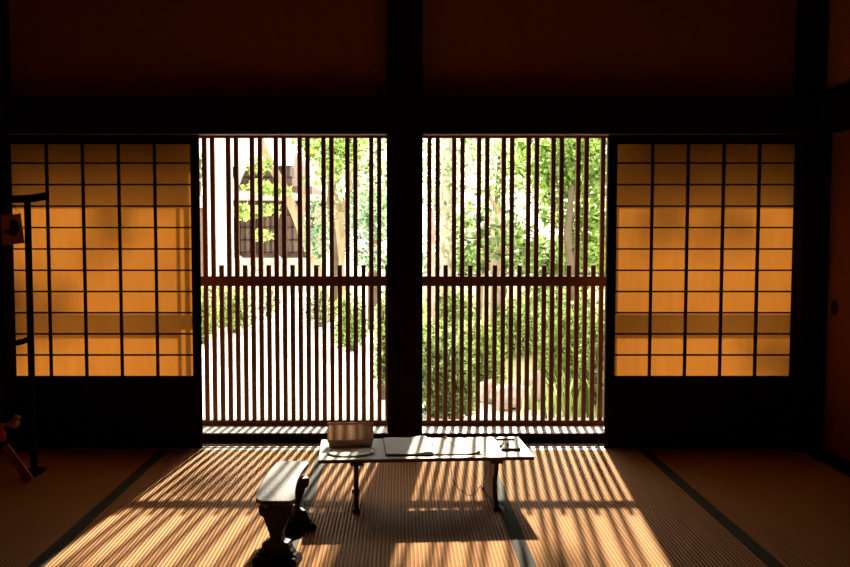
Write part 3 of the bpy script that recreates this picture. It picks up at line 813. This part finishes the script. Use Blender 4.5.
# side wing seen at the far left edge
wg = ground(203, 17.5)
tw_ = thing('garden_wall', wg, 'dim tiled garden wall sliver left of the white trunk', 'wall')
q = MB(); a = atY(192, 283, 17.5); c = atY(212, 208, 17.5); q.box(a.x - wg.x, c.x - wg.x, -0.1, 0.1, 0, c.z - GZ); q.build('panel', M['old_wall'], tw_)
q = MB(); c2 = atY(212, 196, 17.5); q.prism([(-0.3, c.z - GZ), (0.3, c.z - GZ), (0.06, c2.z - GZ), (-0.06, c2.z - GZ)], c.x - a.x, lambda a_, b_, c_: (a.x - wg.x + c_, a_, b_)); q.build('coping', M['old_beam'], tw_)

# right lattice: pale mottled trunk, slim reddish trunk, stone lantern, dark-leaved tree
Y = 11.5
b = ground(446, Y)
tree('pale_trunk_tree', 'pale mottled tree trunk just past the pillar behind the right lattice', b,
     [([b] + vpath([(446, 290), (446.5, 260), (447, 220), (448, 180), (449, 120)], Y), [0.13, 0.12, 0.105, 0.10, 0.09, 0.07])], M['mottled_bark'],
     [(atY(448, 165, Y - 0.3), (0.5, 0.4, 0.5), 260), (atY(446, 235, Y - 0.3), (0.25, 0.25, 0.45), 90), (atY(440, 190, Y), (0.3, 0.3, 0.3), 70)], M['leaf_pale'], 0.085)
Y = 10.5
b = ground(431, Y)
tree('reddish_tree', 'slim reddish tree trunk beside the pillar behind the right lattice', b,
     [([b] + vpath([(431, 300), (431.5, 260), (432, 225), (432, 208)], Y), [0.05, 0.045, 0.042, 0.038, 0.02])], M['red_bark'],
     [(atY(430, 198, Y), (0.2, 0.2, 0.12), 60)], M['leaf_pale'], 0.08)
Y = 11.0
b = ground(497, Y)
lan = thing('stone_lantern', b, 'tan stone garden lantern among dark leaves behind the right lattice', 'lantern')
zc = atY(497, 214, Y).z - GZ; z1 = atY(497, 226, Y).z - GZ; z2 = atY(497, 246, Y).z - GZ; z3 = atY(497, 252, Y).z - GZ
MB().lathe((0, 0, 0), [(0.20, 0), (0.20, 0.12), (0.11, 0.18), (0.085, 0.3), (0.085, z3 - 0.05), (0.10, z3)], 12).build('pedestal', M['stone'], lan)
MB().lathe((0, 0, z3), [(0.10, 0), (0.17, 0.02), (0.17, 0.06), (0.11, z2 - z3)], 6).build('platform', M['stone'], lan)
fbx = MB(); fbx.lathe((0, 0, z2), [(0.085, 0.0), (0.085, z1 - z2)], 6); fbx.build('light_box', M['stone'], lan)
MB().lathe((0, 0, z1), [(0.09, 0), (0.20, 0.0), (0.19, 0.03), (0.09, 0.10), (0.05, zc - z1)], 6).build('cap', M['stone'], lan)
Y = 12.5
b = ground(478, Y)
tree('dark_leaved_tree', 'dark-leaved shrubby tree with a bending branch around the stone lantern', b,
     [([b] + vpath([(480, 280), (482, 250), (484, 225)], Y), [0.06, 0.055, 0.05, 0.03]), (vpath([(500, 268), (501, 235), (499, 215), (494, 204), (487, 192), (470, 188), (452, 180)], Y - 0.9), [0.035, 0.035, 0.033, 0.03, 0.025, 0.018, 0.01])], M['tan_bark'],
     [(atY(482, 235, Y), (0.60, 0.5, 0.55), 800), (atY(512, 245, Y + 0.4), (0.6, 0.5, 0.5), 650), (atY(470, 262, Y - 0.7), (0.3, 0.3, 0.22), 200), (atY(489, 192, Y - 1.0), (0.2, 0.25, 0.10), 50), (atY(505, 238, Y - 1.9), (0.22, 0.2, 0.28), 90), (atY(484, 252, Y - 1.9), (0.2, 0.2, 0.2), 60)], M['leaf_deep'], 0.105)

# trees filling the view behind the right lattice
def ctree(name, label, u, Y, crown, leaf, size, bark='dark_bark', group=None, trunk_r=0.09):
    b = ground(u, Y)
    top = atY(crown[0][0], crown[0][1], Y)
    cr = []
    for (uu, vv, ru, rv, n) in crown:
        k = Y / F
        cr.append((atY(uu, vv, Y + random.uniform(-0.5, 0.5)), (ru * k, min(ru, rv) * k * 0.8, rv * k), n))
    return tree(name, label, b, [([b, b + (top - b) * 0.35 + Vector((0.06, 0, 0)), b + (top - b) * 0.7 - Vector((0.05, 0, 0)), top], [trunk_r, trunk_r * 0.85, trunk_r * 0.65, trunk_r * 0.4])], M[bark], cr, M[leaf], size, group)
TG = 'leafy trees behind the lattice screens'
ctree('broadleaf_tree', 'big bright leafy tree filling the top of the right lattice near its paper screen', 570, 12.0, [(572, 185, 42, 62, 2300), (545, 150, 40, 40, 1100), (600, 150, 30, 50, 900), (590, 240, 34, 36, 900)], 'leaf_bright', 0.105, group=TG)
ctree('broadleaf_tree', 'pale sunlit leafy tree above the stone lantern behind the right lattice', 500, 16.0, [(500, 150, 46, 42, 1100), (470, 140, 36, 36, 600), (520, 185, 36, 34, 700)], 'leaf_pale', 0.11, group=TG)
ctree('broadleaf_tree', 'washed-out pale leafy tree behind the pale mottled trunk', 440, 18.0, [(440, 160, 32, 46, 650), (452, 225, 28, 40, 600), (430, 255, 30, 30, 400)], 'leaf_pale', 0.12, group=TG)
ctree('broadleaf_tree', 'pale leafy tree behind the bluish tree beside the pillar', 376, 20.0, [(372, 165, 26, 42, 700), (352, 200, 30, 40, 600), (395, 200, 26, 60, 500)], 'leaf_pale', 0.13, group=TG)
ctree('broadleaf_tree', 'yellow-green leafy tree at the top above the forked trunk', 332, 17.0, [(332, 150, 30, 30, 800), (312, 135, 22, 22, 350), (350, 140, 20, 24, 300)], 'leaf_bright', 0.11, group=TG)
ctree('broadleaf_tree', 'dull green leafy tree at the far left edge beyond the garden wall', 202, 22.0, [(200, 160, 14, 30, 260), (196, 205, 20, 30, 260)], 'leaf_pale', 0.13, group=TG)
ctree('broadleaf_tree', 'deep green leafy tree low behind the right lattice, nearest the right paper screen', 585, 14.5, [(585, 262, 44, 32, 1300), (545, 265, 34, 28, 900), (612, 225, 20, 60, 500)], 'leaf_deep', 0.11, group=TG)
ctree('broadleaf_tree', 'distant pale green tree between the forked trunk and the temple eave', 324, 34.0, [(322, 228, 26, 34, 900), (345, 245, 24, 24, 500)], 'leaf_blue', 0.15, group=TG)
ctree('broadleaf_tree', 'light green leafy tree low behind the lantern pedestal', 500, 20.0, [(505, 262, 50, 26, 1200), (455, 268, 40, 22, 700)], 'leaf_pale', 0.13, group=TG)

# low shrubs
def shrub(label, u, Y, ru, v0, n, leaf, size, name='garden_shrub'):
    """u centre, half width ru and top row v0 as seen, standing on the ground at distance Y"""
    b = ground(u, Y); k = Y / F
    top = atY(u, v0, Y).z; hz = (top - GZ)
    t = thing(name, b, label, 'shrub', 'low garden shrubs')
    st = MB()
    for i in range(9):
        a = 2 * PI * i / 9 + random.random()
        rr = ru * k * random.uniform(0.2, 0.75)
        st.tube([(0.05 * math.cos(a), 0.05 * math.sin(a), 0), (rr * 0.45 * math.cos(a), rr * 0.35 * math.sin(a), hz * 0.4), (rr * math.cos(a), rr * 0.7 * math.sin(a), hz * random.uniform(0.7, 0.95))], [0.016, 0.012, 0.005], 6)
    st.build('stems', M['dark_bark'], t)
    fm = MB(); cloud(fm, (0, 0, hz * 0.56), (ru * k, ru * k * 0.8, hz * 0.48), n, size, 0.5)
    cloud(fm, (0, 0, hz * 0.26), (ru * k * 1.05, ru * k * 0.85, hz * 0.25), n // 2, size, 0.5)
    fm.build('foliage', M[leaf], t)
    return t
shrub('bright green shrub right of the white trunk base, seen through the left lattice', 232, 14.5, 24, 284, 900, 'leaf_bright', 0.08)
shrub('light green shrub left of the white trunk, at the left lattice edge', 203, 13.0, 16, 280, 500, 'leaf_bright', 0.08)
shrub('small pale green shrub below the temple steps', 268, 17.5, 16, 283, 350, 'leaf_pale', 0.09)
shrub('small green shrub at the foot of the leaning maple', 318, 15.5, 16, 284, 380, 'leaf_pale', 0.09)
shrub('bright shrub left of the pillar near the forked trunk foot', 350, 12.2, 18, 292, 700, 'leaf_bright', 0.08)
shrub('tall green shrub hugging the pillar side of the left lattice', 384, 8.6, 11, 292, 700, 'leaf_bright', 0.06)
shrub('dense dark-based shrub beside the pillar in the lower right lattice', 438, 7.75, 40, 318, 2000, 'leaf_deep', 0.055)
shrub('leafy shrub between the pinkish stone and the pillar-side shrub', 478, 9.0, 30, 318, 1200, 'leaf_bright', 0.06)
shrub('pale bright shrub rising behind the pinkish garden stone', 516, 10.8, 38, 300, 1500, 'leaf_bright', 0.07)
shrub('lush green shrub beside the pinkish stone toward the right paper screen', 568, 8.6, 34, 300, 1700, 'leaf_bright', 0.065)
shrub('deep green shrub at the right lattice edge', 602, 7.8, 22, 300, 1000, 'leaf_deep', 0.06)
shrub('yellow-green shrub behind the pillar-side shrub', 450, 11.2, 34, 288, 1200, 'leaf_bright', 0.075)
shrub('broad green shrub far behind the lush shrub', 556, 13.0, 42, 280, 1500, 'leaf_bright', 0.08)
shrub('small low green shrub at the foot of the dark-based shrub, behind the desk', 456, 7.6, 24, 372, 800, 'leaf_deep', 0.05)
# long blades at the foot of the lush shrub
bl = thing('leafy_grass_clump', ground(574, 7.75), 'clump of long upright green blades in front of the lush shrub', 'plant')
gm = MB()
for i in range(70):
    a = random.uniform(0, 2 * PI); x = random.gauss(0, 0.2); y = random.gauss(0, 0.1); h = random.uniform(0.25, 0.5); lx, ly = 0.14 * math.cos(a), 0.10 * math.sin(a)
    wd = 0.010
    gm.add([(x - wd, y, 0), (x + wd, y, 0), (x + lx * 0.35 + wd, y + ly * 0.35, h * 0.6), (x + lx, y + ly, h), (x + lx * 0.35 - wd, y + ly * 0.35, h * 0.6)], [(0, 1, 2, 3, 4)])
gm.build('foliage', M['leaf_bright'], bl)
# garden stones
for (u, Y, rx, rz, s_, lab) in ((512, 8.1, 0.19, 0.12, 3, 'rounded pinkish garden stone low behind the right lattice'), (534, 8.45, 0.13, 0.15, 9, 'taller pinkish garden stone beside the long green blades'), (488, 8.35, 0.10, 0.11, 5, 'small pinkish garden stone near the dark-based shrub')):
    b = ground(u, Y)
    tag(MB().ball((0, 0, rz * 0.55), (rx, rx * 0.8, rz), 20, 14, 0.45, s_).build('garden_stone', M['pink_stone'], None, b + Vector((0, 0, 0.06))), lab, 'stone', 'pinkish garden stones')

# ------------------------------------------------------------------ light
az = math.atan(89 / 850.0); el = math.radians(34.5)
S = Vector((math.sin(az) * math.cos(el), math.cos(az) * math.cos(el), math.sin(el)))
sd = bpy.data.lights.new('sun', 'SUN'); sd.energy = 15.0; sd.angle = math.radians(1.0); sd.color = (1.0, 0.86, 0.66)
so = bpy.data.objects.new('sun', sd); COL.objects.link(so)
so.rotation_euler = (-S).to_track_quat('-Z', 'Y').to_euler()
so.location = (2, 18, 14)
w = bpy.data.worlds.new('sky'); SC.world = w; w.use_nodes = True
bg = w.node_tree.nodes['Background']; bg.inputs['Color'].default_value = (1.0, 0.94, 0.84, 1); bg.inputs['Strength'].default_value = 4.6

# ------------------------------------------------------------------ camera
cd = bpy.data.cameras.new('camera'); cam = bpy.data.objects.new('camera', cd); COL.objects.link(cam)
cd.sensor_width = 36; cd.lens = 36.0 * F / 850.0; cd.shift_x = 25 / 850.0
cd.clip_start = 0.05; cd.clip_end = 300
cam.location = (0, 0, H); cam.rotation_euler = (PI / 2 - TH, 0, 0)
SC.camera = cam
SC.view_settings.view_transform = 'Standard'; SC.view_settings.look = 'None'; SC.view_settings.gamma = 1; SC.view_settings.exposure = 0.0
SC.view_settings.use_curve_mapping = False
SC.cycles.use_denoising = True
SC.cycles.max_bounces = 10; SC.cycles.diffuse_bounces = 5
